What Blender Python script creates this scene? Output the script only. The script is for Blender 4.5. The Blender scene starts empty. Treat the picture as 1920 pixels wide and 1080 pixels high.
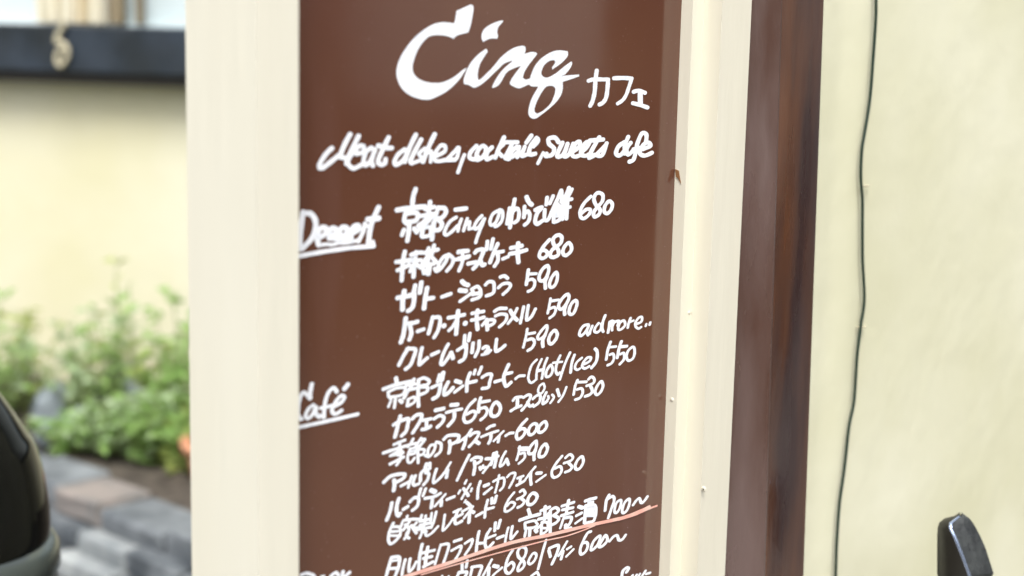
import bpy, bmesh, math, random
from mathutils import Vector, Matrix
from mathutils.geometry import tessellate_polygon

# ------------------------------------------------------------------ camera, sky, sun, exposure
SC = bpy.context.scene
COL = SC.collection
EYE = Vector((0, 0, 1.45))
AX = [[0.9997415990056344, 0.003835972219736208, 0.022405814753907023], [-0.022731810699039918, 0.1687054784800861, 0.9854043466075985], [0.0, -0.9856590418841267, 0.16874908341103778]]
cam = bpy.data.cameras.new('camera')
cam.sensor_width = 36
cam.lens = 2990 / 1920 * 36
cam.clip_start, cam.clip_end = 0.05, 400
cam.dof.use_dof = True
cam.dof.focus_distance = 1.47
cam.dof.aperture_fstop = cam.lens / 1000 / 0.0155
cam.dof.aperture_blades = 9
camo = bpy.data.objects.new('camera', cam)
COL.objects.link(camo)
m = Matrix.Identity(4)
for i in range(3):
    for j in range(3):
        m[j][i] = AX[i][j]
m.translation = EYE
camo.matrix_world = m
SC.camera = camo

SUN_EL, SUN_AZ = math.radians(55), math.radians(176)      # azimuth clockwise from +Y
w = bpy.data.worlds.new('World')
SC.world = w
w.use_nodes = True
nt = w.node_tree
bg = nt.nodes['Background']
sky = nt.nodes.new('ShaderNodeTexSky')
sky.sky_type = 'NISHITA'
sky.sun_disc = False
sky.sun_elevation = SUN_EL
sky.sun_rotation = SUN_AZ
sky.air_density = 1.0
sky.dust_density = 4.0
sky.ozone_density = 1.0
hsv = nt.nodes.new('ShaderNodeHueSaturation')
hsv.inputs['Saturation'].default_value = 0.30            # overcast: pale sky
nt.links.new(sky.outputs[0], hsv.inputs['Color'])
nt.links.new(hsv.outputs[0], bg.inputs[0])
bg.inputs[1].default_value = 0.12
sl = bpy.data.lights.new('sun', 'SUN')
sl.energy = 1.5
sl.angle = math.radians(22)
sl.color = (1.0, 0.975, 0.935)
so = bpy.data.objects.new('sun', sl)
COL.objects.link(so)
sd = Vector((math.sin(SUN_AZ) * math.cos(SUN_EL), math.cos(SUN_AZ) * math.cos(SUN_EL), math.sin(SUN_EL)))
so.rotation_euler = sd.to_track_quat('Z', 'Y').to_euler()
so.location = (0, 0, 6)
vs = SC.view_settings
SC.display_settings.display_device = 'sRGB'
vs.view_transform = 'Standard'
vs.look = 'None'
vs.exposure = 1.12
vs.gamma = 1
vs.use_curve_mapping = False

# ------------------------------------------------------------------ helpers
R = random.Random(11)
U = Vector((0.67814011, 0.73493264, 0))      # along the facade
N = Vector((0.73493264, -0.67814011, 0))     # out of the facade
P0 = Vector((-0.15880626, 1.17, 0))

def F(u, n, z):
    return P0 + U * u + N * n + Vector((0, 0, z))

def mat(name, col, rough=0.5, col2=None, scale=8, detail=4, bump=0.0, bscale=60, ior=1.5, metal=0, stretch=None,
        lo=0.35, hi=0.65, rvar=0.0, subs=0, trans=0):
    M = bpy.data.materials.new(name)
    M.use_nodes = True
    t = M.node_tree
    b = t.nodes['Principled BSDF']
    b.inputs['Base Color'].default_value = (*col, 1)
    b.inputs['Roughness'].default_value = rough
    b.inputs['IOR'].default_value = ior
    b.inputs['Metallic'].default_value = metal
    tc = t.nodes.new('ShaderNodeTexCoord')
    mp = t.nodes.new('ShaderNodeMapping')
    t.links.new(tc.outputs['Object'], mp.inputs[0])
    if stretch:
        mp.inputs['Scale'].default_value = stretch
    if col2:
        nz = t.nodes.new('ShaderNodeTexNoise')
        nz.inputs['Scale'].default_value = scale
        nz.inputs['Detail'].default_value = detail
        t.links.new(mp.outputs[0], nz.inputs['Vector'])
        rp = t.nodes.new('ShaderNodeValToRGB')
        rp.color_ramp.elements[0].position = lo
        rp.color_ramp.elements[1].position = hi
        rp.color_ramp.elements[0].color = (*col, 1)
        rp.color_ramp.elements[1].color = (*col2, 1)
        t.links.new(nz.outputs[0], rp.inputs[0])
        t.links.new(rp.outputs[0], b.inputs['Base Color'])
    if rvar:
        nr = t.nodes.new('ShaderNodeTexNoise')
        nr.inputs['Scale'].default_value = scale * 1.7
        nr.inputs['Detail'].default_value = 5
        t.links.new(mp.outputs[0], nr.inputs['Vector'])
        mr = t.nodes.new('ShaderNodeMapRange')
        mr.inputs['From Min'].default_value = 0.3
        mr.inputs['From Max'].default_value = 0.7
        mr.inputs['To Min'].default_value = max(0.0, rough - rvar)
        mr.inputs['To Max'].default_value = rough + rvar
        t.links.new(nr.outputs[0], mr.inputs[0])
        t.links.new(mr.outputs[0], b.inputs['Roughness'])
    if bump:
        nb = t.nodes.new('ShaderNodeTexNoise')
        nb.inputs['Scale'].default_value = bscale
        nb.inputs['Detail'].default_value = 5
        t.links.new(mp.outputs[0], nb.inputs['Vector'])
        bp = t.nodes.new('ShaderNodeBump')
        bp.inputs['Strength'].default_value = bump
        bp.inputs['Distance'].default_value = 0.01
        t.links.new(nb.outputs[0], bp.inputs['Height'])
        t.links.new(bp.outputs[0], b.inputs['Normal'])
    if trans:
        tr = t.nodes.new('ShaderNodeBsdfTranslucent')
        tr.inputs[0].default_value = (*(col2 or col), 1)
        mx = t.nodes.new('ShaderNodeMixShader')
        mx.inputs[0].default_value = trans
        t.links.new(b.outputs[0], mx.inputs[1])
        t.links.new(tr.outputs[0], mx.inputs[2])
        t.links.new(mx.outputs[0], t.nodes['Material Output'].inputs[0])
    return M

def streaked(M_):
    """pale purplish vertical streaks, soft patches and dust specks in the panel colour"""
    t = M_.node_tree
    b = t.nodes['Principled BSDF']
    src = b.inputs['Base Color'].links[0].from_socket
    tc = t.nodes.new('ShaderNodeTexCoord')
    fac = None
    for scl, st_, lo_, hi_, amt in ((11, (1, 1, .16), .56, .80, .12), (4, (1.4, 1.4, .7), .54, .78, .07), (420, (1, 1, 1), .745, .80, .30)):
        mp = t.nodes.new('ShaderNodeMapping')
        mp.inputs['Scale'].default_value = st_
        t.links.new(tc.outputs['Object'], mp.inputs[0])
        nz = t.nodes.new('ShaderNodeTexNoise')
        nz.inputs['Scale'].default_value = scl
        nz.inputs['Detail'].default_value = 6 if scl < 100 else 1
        t.links.new(mp.outputs[0], nz.inputs['Vector'])
        mr = t.nodes.new('ShaderNodeMapRange')
        for k_, v_ in (('From Min', lo_), ('From Max', hi_), ('To Min', 0), ('To Max', amt)):
            mr.inputs[k_].default_value = v_
        t.links.new(nz.outputs[0], mr.inputs[0])
        if fac is None:
            fac = mr.outputs[0]
        else:
            ad = t.nodes.new('ShaderNodeMath')
            ad.operation = 'ADD'
            t.links.new(fac, ad.inputs[0])
            t.links.new(mr.outputs[0], ad.inputs[1])
            fac = ad.outputs[0]
    mx = t.nodes.new('ShaderNodeMixRGB')
    mx.inputs[2].default_value = (0.30, 0.22, 0.23, 1)
    t.links.new(fac, mx.inputs[0])
    t.links.new(src, mx.inputs[1])
    t.links.new(mx.outputs[0], b.inputs['Base Color'])

CREAM = mat('cream_paint', (0.72, 0.695, 0.58), 0.40, (0.695, 0.665, 0.545), 12, 9, bump=0.10, bscale=55, stretch=(1, 1, 0.12), rvar=0.1)
PLASTER = mat('yellow_plaster', (0.60, 0.59, 0.41), 0.78, (0.70, 0.69, 0.53), 3.2, 9, bump=0.16, bscale=22)
PLASTER2 = mat('pale_plaster', (0.60, 0.57, 0.385), 0.8, (0.66, 0.64, 0.50), 1.6, 6, bump=0.2, bscale=14)
BROWN = mat('brown_gloss_panel', (0.132, 0.058, 0.031), 0.11, (0.082, 0.028, 0.019), 2.2, 4, ior=1.63, rvar=0.07,
            bump=0.012, bscale=5, lo=0.3, hi=0.7)  # two tones stand in for uneven reflections across the gloss
streaked(BROWN)
WHITEP = mat('white_paint_marker', (0.88, 0.90, 0.94), 0.45, (0.66, 0.70, 0.76), 150, 4, lo=0.5, hi=0.85)
PINKP = mat('salmon_chalk_marker', (0.85, 0.42, 0.34), 0.6, (0.86, 0.56, 0.47), 60, 3)
WOOD = mat('stained_wood', (0.035, 0.018, 0.017), 0.28, (0.150, 0.058, 0.022), 12, 9, ior=1.9, rvar=0.2, bump=0.22,
           bscale=34, stretch=(1, 1, 0.18), lo=0.40, hi=0.68)
BLACKW = mat('black_blue_beam', (0.008, 0.012, 0.014), 0.42, (0.022, 0.032, 0.046), 7, 5, rvar=0.15)
BEAMLOW = mat('dark_brown_sill', (0.030, 0.026, 0.022), 0.6)
CABLEM = mat('dark_green_cable', (0.010, 0.028, 0.018), 0.4)
GLASS = mat('frosted_white_glass', (0.50, 0.58, 0.60), 0.25, (0.58, 0.64, 0.65), 3)
CURT = mat('cream_tan_curtain', (0.66, 0.50, 0.24), 0.85, (0.90, 0.87, 0.74), 34, 3, stretch=(1, 1, 0.05), lo=0.36, hi=0.46, trans=0.3)
TANW = mat('weathered_tan_wood', (0.13, 0.11, 0.075), 0.8, (0.24, 0.19, 0.11), 14, 4, stretch=(1, 1, 0.2))
ROPE = mat('pale_rope', (0.44, 0.40, 0.29), 0.9, (0.5, 0.46, 0.32), 60)
SOIL = mat('dark_soil', (0.045, 0.036, 0.028), 0.95, (0.085, 0.07, 0.055), 22, 6, bump=0.5, bscale=40)
STONE = mat('grey_block_stone', (0.21, 0.23, 0.245), 0.85, (0.06, 0.07, 0.08), 7, 6, bump=0.35, bscale=30)
STONE2 = mat('pale_block_stone', (0.36, 0.38, 0.38), 0.85, (0.17, 0.19, 0.20), 9, 6, bump=0.35, bscale=30)
STONE3 = mat('reddish_block_stone', (0.26, 0.225, 0.205), 0.85, (0.15, 0.145, 0.14), 9, 6, bump=0.35, bscale=30)
ROCK = mat('blue_grey_rock', (0.27, 0.31, 0.34), 0.7, (0.10, 0.12, 0.13), 12, 6, bump=0.4, bscale=20)
TERRA = mat('terracotta', (0.55, 0.24, 0.13), 0.8, (0.62, 0.33, 0.2), 9)
ASPH = mat('paving', (0.16, 0.158, 0.15), 0.9, (0.11, 0.108, 0.105), 4, 7, bump=0.2, bscale=90)
GLOSSB = mat('black_gloss_shell', (0.004, 0.004, 0.004), 0.03, ior=1.33)
GREYM = mat('grey_rim_metal', (0.11, 0.13, 0.13), 0.22, metal=0.6)
DARKM = mat('matte_black_plastic', (0.020, 0.023, 0.025), 0.6, (0.045, 0.05, 0.05), 60, 5, bump=0.25, bscale=120)
DARKG = mat('smooth_black_plastic', (0.022, 0.021, 0.017), 0.35)
GLINT = mat('bluish_edge_glint', (0.38, 0.46, 0.62), 0.22, metal=0.75)
LEAFS = [mat('leaf_green', (0.22, 0.40, 0.10), 0.5, (0.36, 0.52, 0.18), 20, trans=0.45),
         mat('leaf_pale', (0.36, 0.50, 0.25), 0.5, (0.48, 0.58, 0.38), 20, trans=0.45),
         mat('leaf_yellow', (0.34, 0.44, 0.11), 0.5, (0.46, 0.52, 0.18), 20, trans=0.45)]
STEM = mat('plant_stem', (0.20, 0.24, 0.09), 0.7)
DARKH = mat('dark_boards', (0.055, 0.035, 0.028), 0.6, (0.09, 0.055, 0.04), 5, stretch=(1, 1, 0.1))
PALEN = mat('pale_cloth', (0.85, 0.86, 0.88), 0.8)

def obj(name, bm, material, parent=None, smooth=False):
    me = bpy.data.meshes.new(name)
    bmesh.ops.recalc_face_normals(bm, faces=bm.faces[:])
    bm.to_mesh(me)
    bm.free()
    me.materials.append(material)
    if smooth:
        for p in me.polygons:
            p.use_smooth = True
    o = bpy.data.objects.new(name, me)
    COL.objects.link(o)
    if parent is not None:
        o.parent = parent
        o.matrix_parent_inverse = parent.matrix_basis.inverted()
    return o

def thing(name, label, cat, loc, group=None):
    o = bpy.data.objects.new(name, None)
    COL.objects.link(o)
    o.location = loc
    o.empty_display_size = 0.05
    o['label'] = label
    o['category'] = cat
    if group:
        o['group'] = group
    return o

def tag(o, label, cat, group=None):
    o['label'] = label
    o['category'] = cat
    if group:
        o['group'] = group
    return o

def prism(bm, pts, z0, z1, fn=None, bev=0.0):
    """closed plan polygon of (u, n) in the facade frame, extruded in z"""
    fn = fn or F
    lo = [bm.verts.new(fn(a, b, z0)) for a, b in pts]
    hi = [bm.verts.new(fn(a, b, z1)) for a, b in pts]
    fs = [bm.faces.new(lo[::-1]), bm.faces.new(hi)]
    for i in range(len(pts)):
        j = (i + 1) % len(pts)
        fs.append(bm.faces.new((lo[i], lo[j], hi[j], hi[i])))
    if bev:
        es = set()
        for f in fs:
            es.update(f.edges)
        bmesh.ops.bevel(bm, geom=list(es), offset=bev, segments=2, affect='EDGES', profile=0.5)
    return bm

def box_uz(u0, u1, n0, n1, z0, z1, bev=0.0, fn=None):
    return prism(bmesh.new(), [(u0, n0), (u1, n0), (u1, n1), (u0, n1)], z0, z1, fn, bev)

def tube(bm, pts, r, seg=8, caps=True):
    rings = []
    for i, p in enumerate(pts):
        a = pts[max(0, i - 1)]
        b = pts[min(len(pts) - 1, i + 1)]
        d = (b - a).normalized()
        x = d.orthogonal().normalized() if i == 0 else (px - d * px.dot(d)).normalized()
        px = x
        y = d.cross(x)
        rr = r(i / (len(pts) - 1)) if callable(r) else r
        rings.append([bm.verts.new(p + (x * math.cos(t) + y * math.sin(t)) * rr) for t in
                      [2 * math.pi * k / seg for k in range(seg)]])
    for a, b in zip(rings, rings[1:]):
        for k in range(seg):
            bm.faces.new((a[k], a[(k + 1) % seg], b[(k + 1) % seg], b[k]))
    if caps:
        bm.faces.new(rings[0][::-1])
        bm.faces.new(rings[-1])

def crom(P, n=6):
    if len(P) < 3:
        return [P[0].lerp(P[-1], i / 3) for i in range(4)]
    closed = (P[0] - P[-1]).length < 1e-9
    out = []
    L = len(P)
    for i in range(L - 1):
        p1, p2 = P[i], P[i + 1]
        p0 = P[i - 1] if i > 0 else (P[-2] if closed else p1)
        p3 = P[i + 2] if i + 2 < L else (P[1] if closed else p2)
        for k in range(n):
            t = k / n
            out.append(0.5 * ((2 * p1) + (p2 - p0) * t + (2 * p0 - 5 * p1 + 4 * p2 - p3) * t * t
                              + (3 * p1 - p0 - 3 * p2 + p3) * t ** 3))
    out.append(P[-1].copy())
    return out

# ------------------------------------------------------------------ the setting
bm = bmesh.new()
bmesh.ops.create_grid(bm, x_segments=2, y_segments=2, size=150)
g = obj('ground', bm, ASPH)
g['kind'] = 'structure'

# planting bed behind the stone edging (soil is a real raised sheet with lumps)
bm = bmesh.new()
NX, NY = 60, 40
E0 = Vector((-1.17, 4.06, 0))                 # a point on the front line of the edging
def B(s, t, z):                               # s along the edging (towards camera right), t into the bed
    return E0 + N * s + U * t + Vector((0, 0, z))
vv = [[bm.verts.new(B(-2.6 + 4.4 * i / NX, 0.155 + 2.4 * j / NY, 0.16 + R.uniform(-.012, .02) + 0.02 * j / NY))
       for j in range(NY + 1)] for i in range(NX + 1)]
for i in range(NX):
    for j in range(NY):
        bm.faces.new((vv[i][j], vv[i + 1][j], vv[i + 1][j + 1], vv[i][j + 1]))
s = obj('soil_bed', bm, SOIL, smooth=True)
s['kind'] = 'structure'

# stone edging of the bed: every block is an object
edg = thing('stone_edging', 'low edging of rough grey stone blocks in three stepped courses', 'garden edging',
            E0)
for course, (z0, z1, t0) in enumerate(((0.0, 0.060, -0.10), (0.060, 0.122, -0.045), (0.122, 0.185, 0.0))):
    sx = -2.5 + 0.13 * course
    k = 0
    while sx < 1.2:
        ln = R.uniform(0.20, 0.33)
        bm = bmesh.new()
        dz = R.uniform(-.008, .008)
        dt = R.uniform(-.012, .012)
        pts = [(sx + .006, t0 + dt), (sx + ln - .006, t0 + dt), (sx + ln - .006, t0 + .17 + dt), (sx + .006, t0 + .17 + dt)]
        prism(bm, pts, z0, z1 + dz, B, 0.012)
        for v in bm.verts:
            v.co += Vector((R.uniform(-.004, .004), R.uniform(-.004, .004), R.uniform(-.004, .004)))
        mt = STONE2 if (k + course) % 3 == 1 else STONE
        if course == 2 and -0.16 < sx + ln / 2 < 0.12:
            mt = STONE3
        obj('block', bm, mt, edg)
        sx += ln
        k += 1

# far plaster building with its black beam and window
WD = Vector((0.96, -0.28, 0)).normalized()
WN = Vector((-0.28, -0.96, 0)).normalized()   # faces the camera
W0 = Vector((-1.42, 5.35, 0))
def W(s, t, z):
    return W0 + WD * s + WN * t + Vector((0, 0, z))
bld = thing('plaster_building', 'pale cream plastered building wall with black sill beam and window, behind the plants', 'building', W0)
obj('wall', box_uz(-4, 4, -0.25, 0, 0, 1.235, fn=W), PLASTER2, bld)
obj('wall', box_uz(-4, 4, -0.25, -0.002, 2.6, 3.6, fn=W), PLASTER2, bld)
beam = obj('sill_beam', box_uz(-4, 4, 0.001, 0.13, 1.232, 1.385, .008, fn=W), BLACKW, bld)
obj('sill_moulding', box_uz(-4, 4, 0.001, 0.095, 1.198, 1.231, .004, fn=W), BEAMLOW, bld)
win = obj('window', box_uz(-4, 4, -0.10, -0.06, 1.236, 2.6, fn=W), BLACKW, bld)
obj('pane', box_uz(-3.9, 3.9, -0.058, -0.05, 1.30, 2.55, fn=W), GLASS, win)
obj('window_ledge', box_uz(-4, 4, -0.05, 0.0, 1.236, 1.39, .004, fn=W), GLASS, bld)

def wallpos(px_, py_, off=0.0):
    """point of the photograph carried onto the building's plane (off metres in front)"""
    d = Vector(AX[0]) * ((px_ - 960) / 2990) - Vector(AX[1]) * ((py_ - 540) / 2990) - Vector(AX[2])
    t = ((W0 + WN * off) - EYE).dot(WN) / d.dot(WN)
    return EYE + d * t

def s_of(px_, off=0.0):
    p = wallpos(px_, 30, off)
    return (p - W0).dot(WD)

cu = thing('curtain', 'cream and tan striped curtain hanging in the window above the black beam', 'curtain', W(s_of(140), 0.02, 1.40))
bm = bmesh.new()
s0, s1 = s_of(76, .02), s_of(203, .02)
n_ = 60
zz = (1.392, 2.5)
lo, hi = [], []
for i in range(n_ + 1):
    x = s0 + (s1 - s0) * i / n_
    t = 0.035 + 0.014 * math.sin(i * 0.9) + 0.006 * math.sin(i * 2.3)
    lo.append((bm.verts.new(W(x, t, zz[0])), bm.verts.new(W(x, t + .003, zz[0]))))
    hi.append((bm.verts.new(W(x, t, zz[1])), bm.verts.new(W(x, t + .003, zz[1]))))
for i in range(n_):
    bm.faces.new((lo[i][1], lo[i + 1][1], hi[i + 1][1], hi[i][1]))
    bm.faces.new((lo[i + 1][0], lo[i][0], hi[i][0], hi[i + 1][0]))
    bm.faces.new((lo[i][0], lo[i + 1][0], lo[i + 1][1], lo[i][1]))
for a, b in ((lo[0], hi[0]), (lo[-1], hi[-1])):
    bm.faces.new((a[0], a[1], b[1], b[0]))
obj('cloth', bm, CURT, cu)
for a, b, lab in ((206, 232, 'wide weathered brown board standing in the far window beside the curtain'),
                  (257, 268, 'thin brown stick standing in the far window above the black beam')):
    q = thing('board' if a < 240 else 'stick', lab, 'board' if a < 240 else 'stick', W((s_of(a) + s_of(b)) / 2, 0.03, 1.39))
    obj('plank' if a < 240 else 'rod', box_uz(s_of(a, .03), s_of(b, .03), 0.012, 0.045, 1.392, 2.5, .004, fn=W), TANW, q)
# pale cord loop hanging over the beam
cd = thing('cord_loop', 'pale cord ending in a small loop hanging down over the black beam', 'cord', W(s_of(116), 0.145, 1.25))
bm = bmesh.new()
path = [(122, 40), (116, 52), (108, 66), (106, 78), (116, 80), (125, 90), (126, 105), (118, 120), (110, 122), (106, 110), (110, 96), (118, 90)]
pp = crom([wallpos(a, b, 0.150) for a, b in path], 5)
tube(bm, pp, 0.0085, 8)
obj('cord', bm, ROPE, cd, smooth=True)

# ------------------------------------------------------------------ plants
def leaf(bm, base, d, ln, wd, roll):
    d = d.normalized()
    side = d.cross(Vector((0, 0, 1)))
    if side.length < 0.05:
        side = Vector((1, 0, 0))
    side.normalize()
    side = (Matrix.Rotation(roll, 3, d) @ side)
    nrm = side.cross(d)
    a = bm.verts.new(base)
    b = bm.verts.new(base + d * ln * .45 + side * wd * .5 + nrm * wd * .12)
    c = bm.verts.new(base + d * ln - Vector((0, 0, ln * .18)))
    e = bm.verts.new(base + d * ln * .45 - side * wd * .5 + nrm * wd * .12)
    f = bm.verts.new(base + d * ln * .5)
    for tri in ((a, b, f), (b, c, f), (c, e, f), (e, a, f)):
        bm.faces.new(tri)

def plant(pos, h, spread, stems, lf, mats, label, name='leafy_plant', wisp=False):
    t = thing(name, label, 'plant', pos, 'plants in the stone-edged bed')
    bs, bl = bmesh.new(), [bmesh.new() for _ in mats]
    for k in range(stems):
        a = R.uniform(0, 2 * math.pi)
        r = spread * math.sqrt(R.random())
        hh = h * (.35 + .9 * R.random() ** 1.4) * (1.2 - .45 * r / spread)
        b0 = pos + Vector((math.cos(a) * r * .35, math.sin(a) * r * .35, 0))
        tip = pos + Vector((math.cos(a) * r, math.sin(a) * r, hh))
        mid = b0.lerp(tip, .5) + Vector((R.uniform(-.03, .03), R.uniform(-.03, .03), hh * .08))
        P = crom([b0, mid, tip], 5)
        tube(bs, P, lambda q: .0035 * (1 - .7 * q), 4)
        nl = int(lf * hh / h)
        for i in range(nl):
            q = R.uniform(.12, 1)
            ip = q * (len(P) - 1)
            p = P[int(ip)].lerp(P[min(len(P) - 1, int(ip) + 1)], ip % 1)
            an = R.uniform(0, 2 * math.pi)
            d = Vector((math.cos(an), math.sin(an), R.uniform(-.1, .9)))
            L = R.uniform(.028, .068) * (0.8 if wisp else 1.0)
            leaf(bl[k % len(mats)], p, d, L, L * R.uniform(.3, .5), R.uniform(-1, 1))
    obj('stem', bs, STEM, t)
    for b_, m_ in zip(bl, mats):
        obj('foliage', b_, m_, t)
    return t

def bedpos(px_, Y):
    d = Vector(AX[0]) * ((px_ - 960) / 2990) - Vector(AX[1]) * ((700 - 540) / 2990) - Vector(AX[2])
    t = Y / d.y
    return Vector((d.x * t, Y, 0.17))
G_, P_, Y_ = LEAFS
for px_, Y, h, sp, st, lf, ms, lab in (
        (330, 4.72, .33, .17, 50, 20, (G_, G_, Y_), 'bright green bushy plant right against the cream post of the sign'),
        (285, 4.42, .17, .15, 40, 20, (G_, P_), 'low fresh green plant sprawling over the soil beside the terracotta pot'),
        (190, 4.85, .35, .19, 36, 18, (P_, G_), 'pale green bushy plant in the middle of the bed'),
        (236, 5.00, .50, .07, 7, 20, (G_, Y_), 'tall thin green sprig reaching highest up the pale wall'),
        (150, 5.02, .34, .12, 16, 16, (Y_, P_), 'yellow green feathery plant left of the middle of the bed'),
        (45, 4.95, .30, .16, 24, 20, (P_, Y_), 'pale sage green plant above the black helmet'),
        (-40, 4.80, .32, .18, 26, 20, (P_, G_), 'pale green plant at the far left edge of the bed'),
        (200, 4.50, .15, .14, 34, 18, (G_, P_), 'short light green plant at the front of the bed beside the grey rocks'),
        (338, 4.36, .13, .10, 30, 16, (G_, Y_), 'small low green plant nearest the terracotta pot rim'),
        (140, 4.50, .12, .12, 26, 16, (P_, G_), 'small pale green plant creeping in front of the grey rocks'),
        (395, 4.60, .36, .16, 30, 22, (G_,), 'green plant mostly hidden behind the cream post')):
    plant(bedpos(px_, Y), h, sp, st, lf, ms, lab)

def rock(px_, Y, sx_, sy_, sz_, lab):
    p = bedpos(px_, Y)
    bm = bmesh.new()
    bmesh.ops.create_icosphere(bm, subdivisions=3, radius=1)
    ph = R.uniform(0, 9)
    for v in bm.verts:
        c = v.co
        k = 1 + .16 * math.sin(3.1 * c.x + ph) * math.cos(2.7 * c.y - ph) + .08 * math.sin(7 * c.z + 5 * c.x + ph)
        v.co = Vector((c.x * sx_ * k, c.y * sy_ * k, c.z * sz_ * k)) + p + Vector((0, 0, sz_ * .55))
    tag(obj('rock', bm, ROCK, smooth=True), lab, 'rock', 'rocks in the planting bed')
rock(98, 4.55, .05, .06, .055, 'small blue grey rock nearest the black helmet')
rock(92, 4.80, .055, .06, .08, 'upright grey rock behind the small rock near the black helmet')
rock(232, 4.95, .085, .07, .10, 'pale grey rock half hidden between the green plants')
rock(140, 4.68, .06, .06, .05, 'flat grey rock under the pale green plant')

# terracotta pot, its rim just showing past the cream post
pp0 = bedpos(389, 4.26)
pot = thing('flower_pot', 'orange terracotta flower pot whose rim shows beside the cream post', 'flower pot', pp0)
def lathe(prof, c, seg=48):
    bm = bmesh.new()
    rings = []
    for r, z in prof:
        if r < 1e-6:
            rings.append([bm.verts.new(c + Vector((0, 0, z)))])
        else:
            rings.append([bm.verts.new(c + Vector((r * math.cos(2 * math.pi * k / seg), r * math.sin(2 * math.pi * k / seg), z)))
                          for k in range(seg)])
    for a, b in zip(rings, rings[1:]):
        for k in range(seg):
            va = [a[k % len(a)], a[(k + 1) % len(a)]] if len(a) > 1 else [a[0]]
            vb = [b[(k + 1) % len(b)], b[k % len(b)]] if len(b) > 1 else [b[0]]
            bm.faces.new(va + vb)
    return bm
obj('body', lathe([(0, 0), (.045, 0), (.062, .085), (.058, .085), (.05, .02), (0, .02)], pp0), TERRA, pot, True)
obj('rim', lathe([(.0625, .075), (.074, .075), (.076, .108), (.062, .108), (.0625, .075)], pp0), TERRA, pot, True)

# ------------------------------------------------------------------ right facade
fac = thing('facade_wall', 'pale yellow plaster wall with a shallow vertical step, right of the dark wooden post', 'wall', F(.9, 0, 0))
bm = bmesh.new()
prof_ = [(0.56, -0.3), (6.0, -0.3), (6.0, 0.0)]
for i in range(17):                                        # soft trowelled step in the render
    q = 1 - i / 16
    prof_.append((0.740 + 0.055 * q, -0.005 * (1 - q * q * (3 - 2 * q))))
prof_.append((0.56, -0.0052))
prism(bm, prof_, 0, 3.2)
wf = obj('wall_face', bm, PLASTER, fac)
for p in wf.data.polygons:
    p.use_smooth = False
# dark wooden post, leaning a little
def FT(u, n, z):
    return F(u - (z - 1.47) * 0.036, n, z)
UP0, UP1, NP = 0.5485, 0.6247, 0.050
post = thing('wooden_post', 'dark reddish brown glossy wooden post between the menu board and the plaster wall', 'post', F(.56, .03, 0))
bm = bmesh.new()
prism(bm, [(0.5245, -0.050), (UP1, -0.050), (UP1, NP), (UP0, NP), (0.5245, 0.018)], 0, 2.05, FT)
# slice for taper and slight wobble, soft arrises
es = [e for e in bm.edges if abs(e.verts[0].co.z - e.verts[1].co.z) > 1]
bmesh.ops.bevel(bm, geom=es, offset=0.0035, segments=3, affect='EDGES', profile=.5)
obj('timber', bm, WOOD, post)
SHEENW = mat('sky_sheen_wood', (0.130, 0.086, 0.076), 0.30, (0.070, 0.032, 0.021), 15, 9, ior=1.8, rvar=0.22, bump=0.35, bscale=34,
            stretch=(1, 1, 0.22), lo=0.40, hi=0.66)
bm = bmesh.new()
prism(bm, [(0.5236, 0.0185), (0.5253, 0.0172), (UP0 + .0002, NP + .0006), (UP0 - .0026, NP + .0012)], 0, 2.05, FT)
fb = obj('sheen_strip', bm, SHEENW, post)  # added thin strip, the left face's sky reflection put into its colour
fb['label'] = 'left face of the post with a greyish sky sheen put into its colour'

# cable on the wall
def facpos(px_, py_, n):
    d = Vector(AX[0]) * ((px_ - 960) / 2990) - Vector(AX[1]) * ((py_ - 540) / 2990) - Vector(AX[2])
    t = ((P0 + N * n) - Vector((0, 0, 0))).dot(N) / d.dot(N)
    return EYE + d * t
cab = thing('cable', 'thin dark cable running loosely down the yellow plaster wall', 'cable', F(.78, .006, 0))
cp = [(1644, -160), (1643, -60), (1642.5, 0), (1642, 37), (1637, 112), (1631, 187), (1622, 244), (1616, 281), (1614, 330), (1617, 375), (1617, 430),
      (1617.5, 490), (1620.5, 562), (1614, 610), (1608, 659), (1605, 700), (1601, 755), (1592, 800), (1583, 880), (1574, 945),
      (1569, 1017), (1567, 1080), (1565, 1200), (1562, 1500)]
bm = bmesh.new()
tube(bm, crom([facpos(a, b, .0065) for a, b in cp], 6), 0.00175, 8)
obj('wire', bm, CABLEM, cab, smooth=True)
for a, b in ((1619, 348), (1612, 612)):
    c = facpos(a, b, .003)
    bm = bmesh.new()
    tube(bm, [c - U * .006 + N * .0, c + N * .006, c + U * .010 + N * .001], .0012, 6)
    obj('clip', bm, ROPE, cab)

# ------------------------------------------------------------------ the menu board
Z0, Z1 = 0.42, 1.86
brd = thing('menu_board', 'tall brown glossy menu board with white handwritten lettering in a cream moulded frame', 'menu board', F(.23, 0, Z0))
panel = obj('panel', box_uz(-0.045, 0.4579, -0.012, 0.0, Z0 + .05, Z1 - .05), BROWN, brd)
u1, a_, u2, b_, u3 = 0.4579, 0.0129, 0.4753, 0.0336, 0.5227
bm = bmesh.new()
prism(bm, [(u1 + .0001, -0.047), (u3, -0.047), (u3, b_), (u2, b_), (u2, a_), (u1 + .0001, a_)], Z0, Z1)
es = [e for e in bm.edges if abs(e.verts[0].co.z - e.verts[1].co.z) > 1 and e.calc_face_angle(0) > .5]
bmesh.ops.bevel(bm, geom=es, offset=0.0011, segments=2, affect='EDGES', profile=.5)
obj('right_stile', bm, CREAM, brd)
uL, uLL = -0.0277, -0.0650
bm = bmesh.new()
prism(bm, [(uLL, -0.0474), (-.046, -0.0474), (-.046, 0.0), (uL, 0.0), (uL, b_), (uLL, b_)], Z0, Z1)
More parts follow.
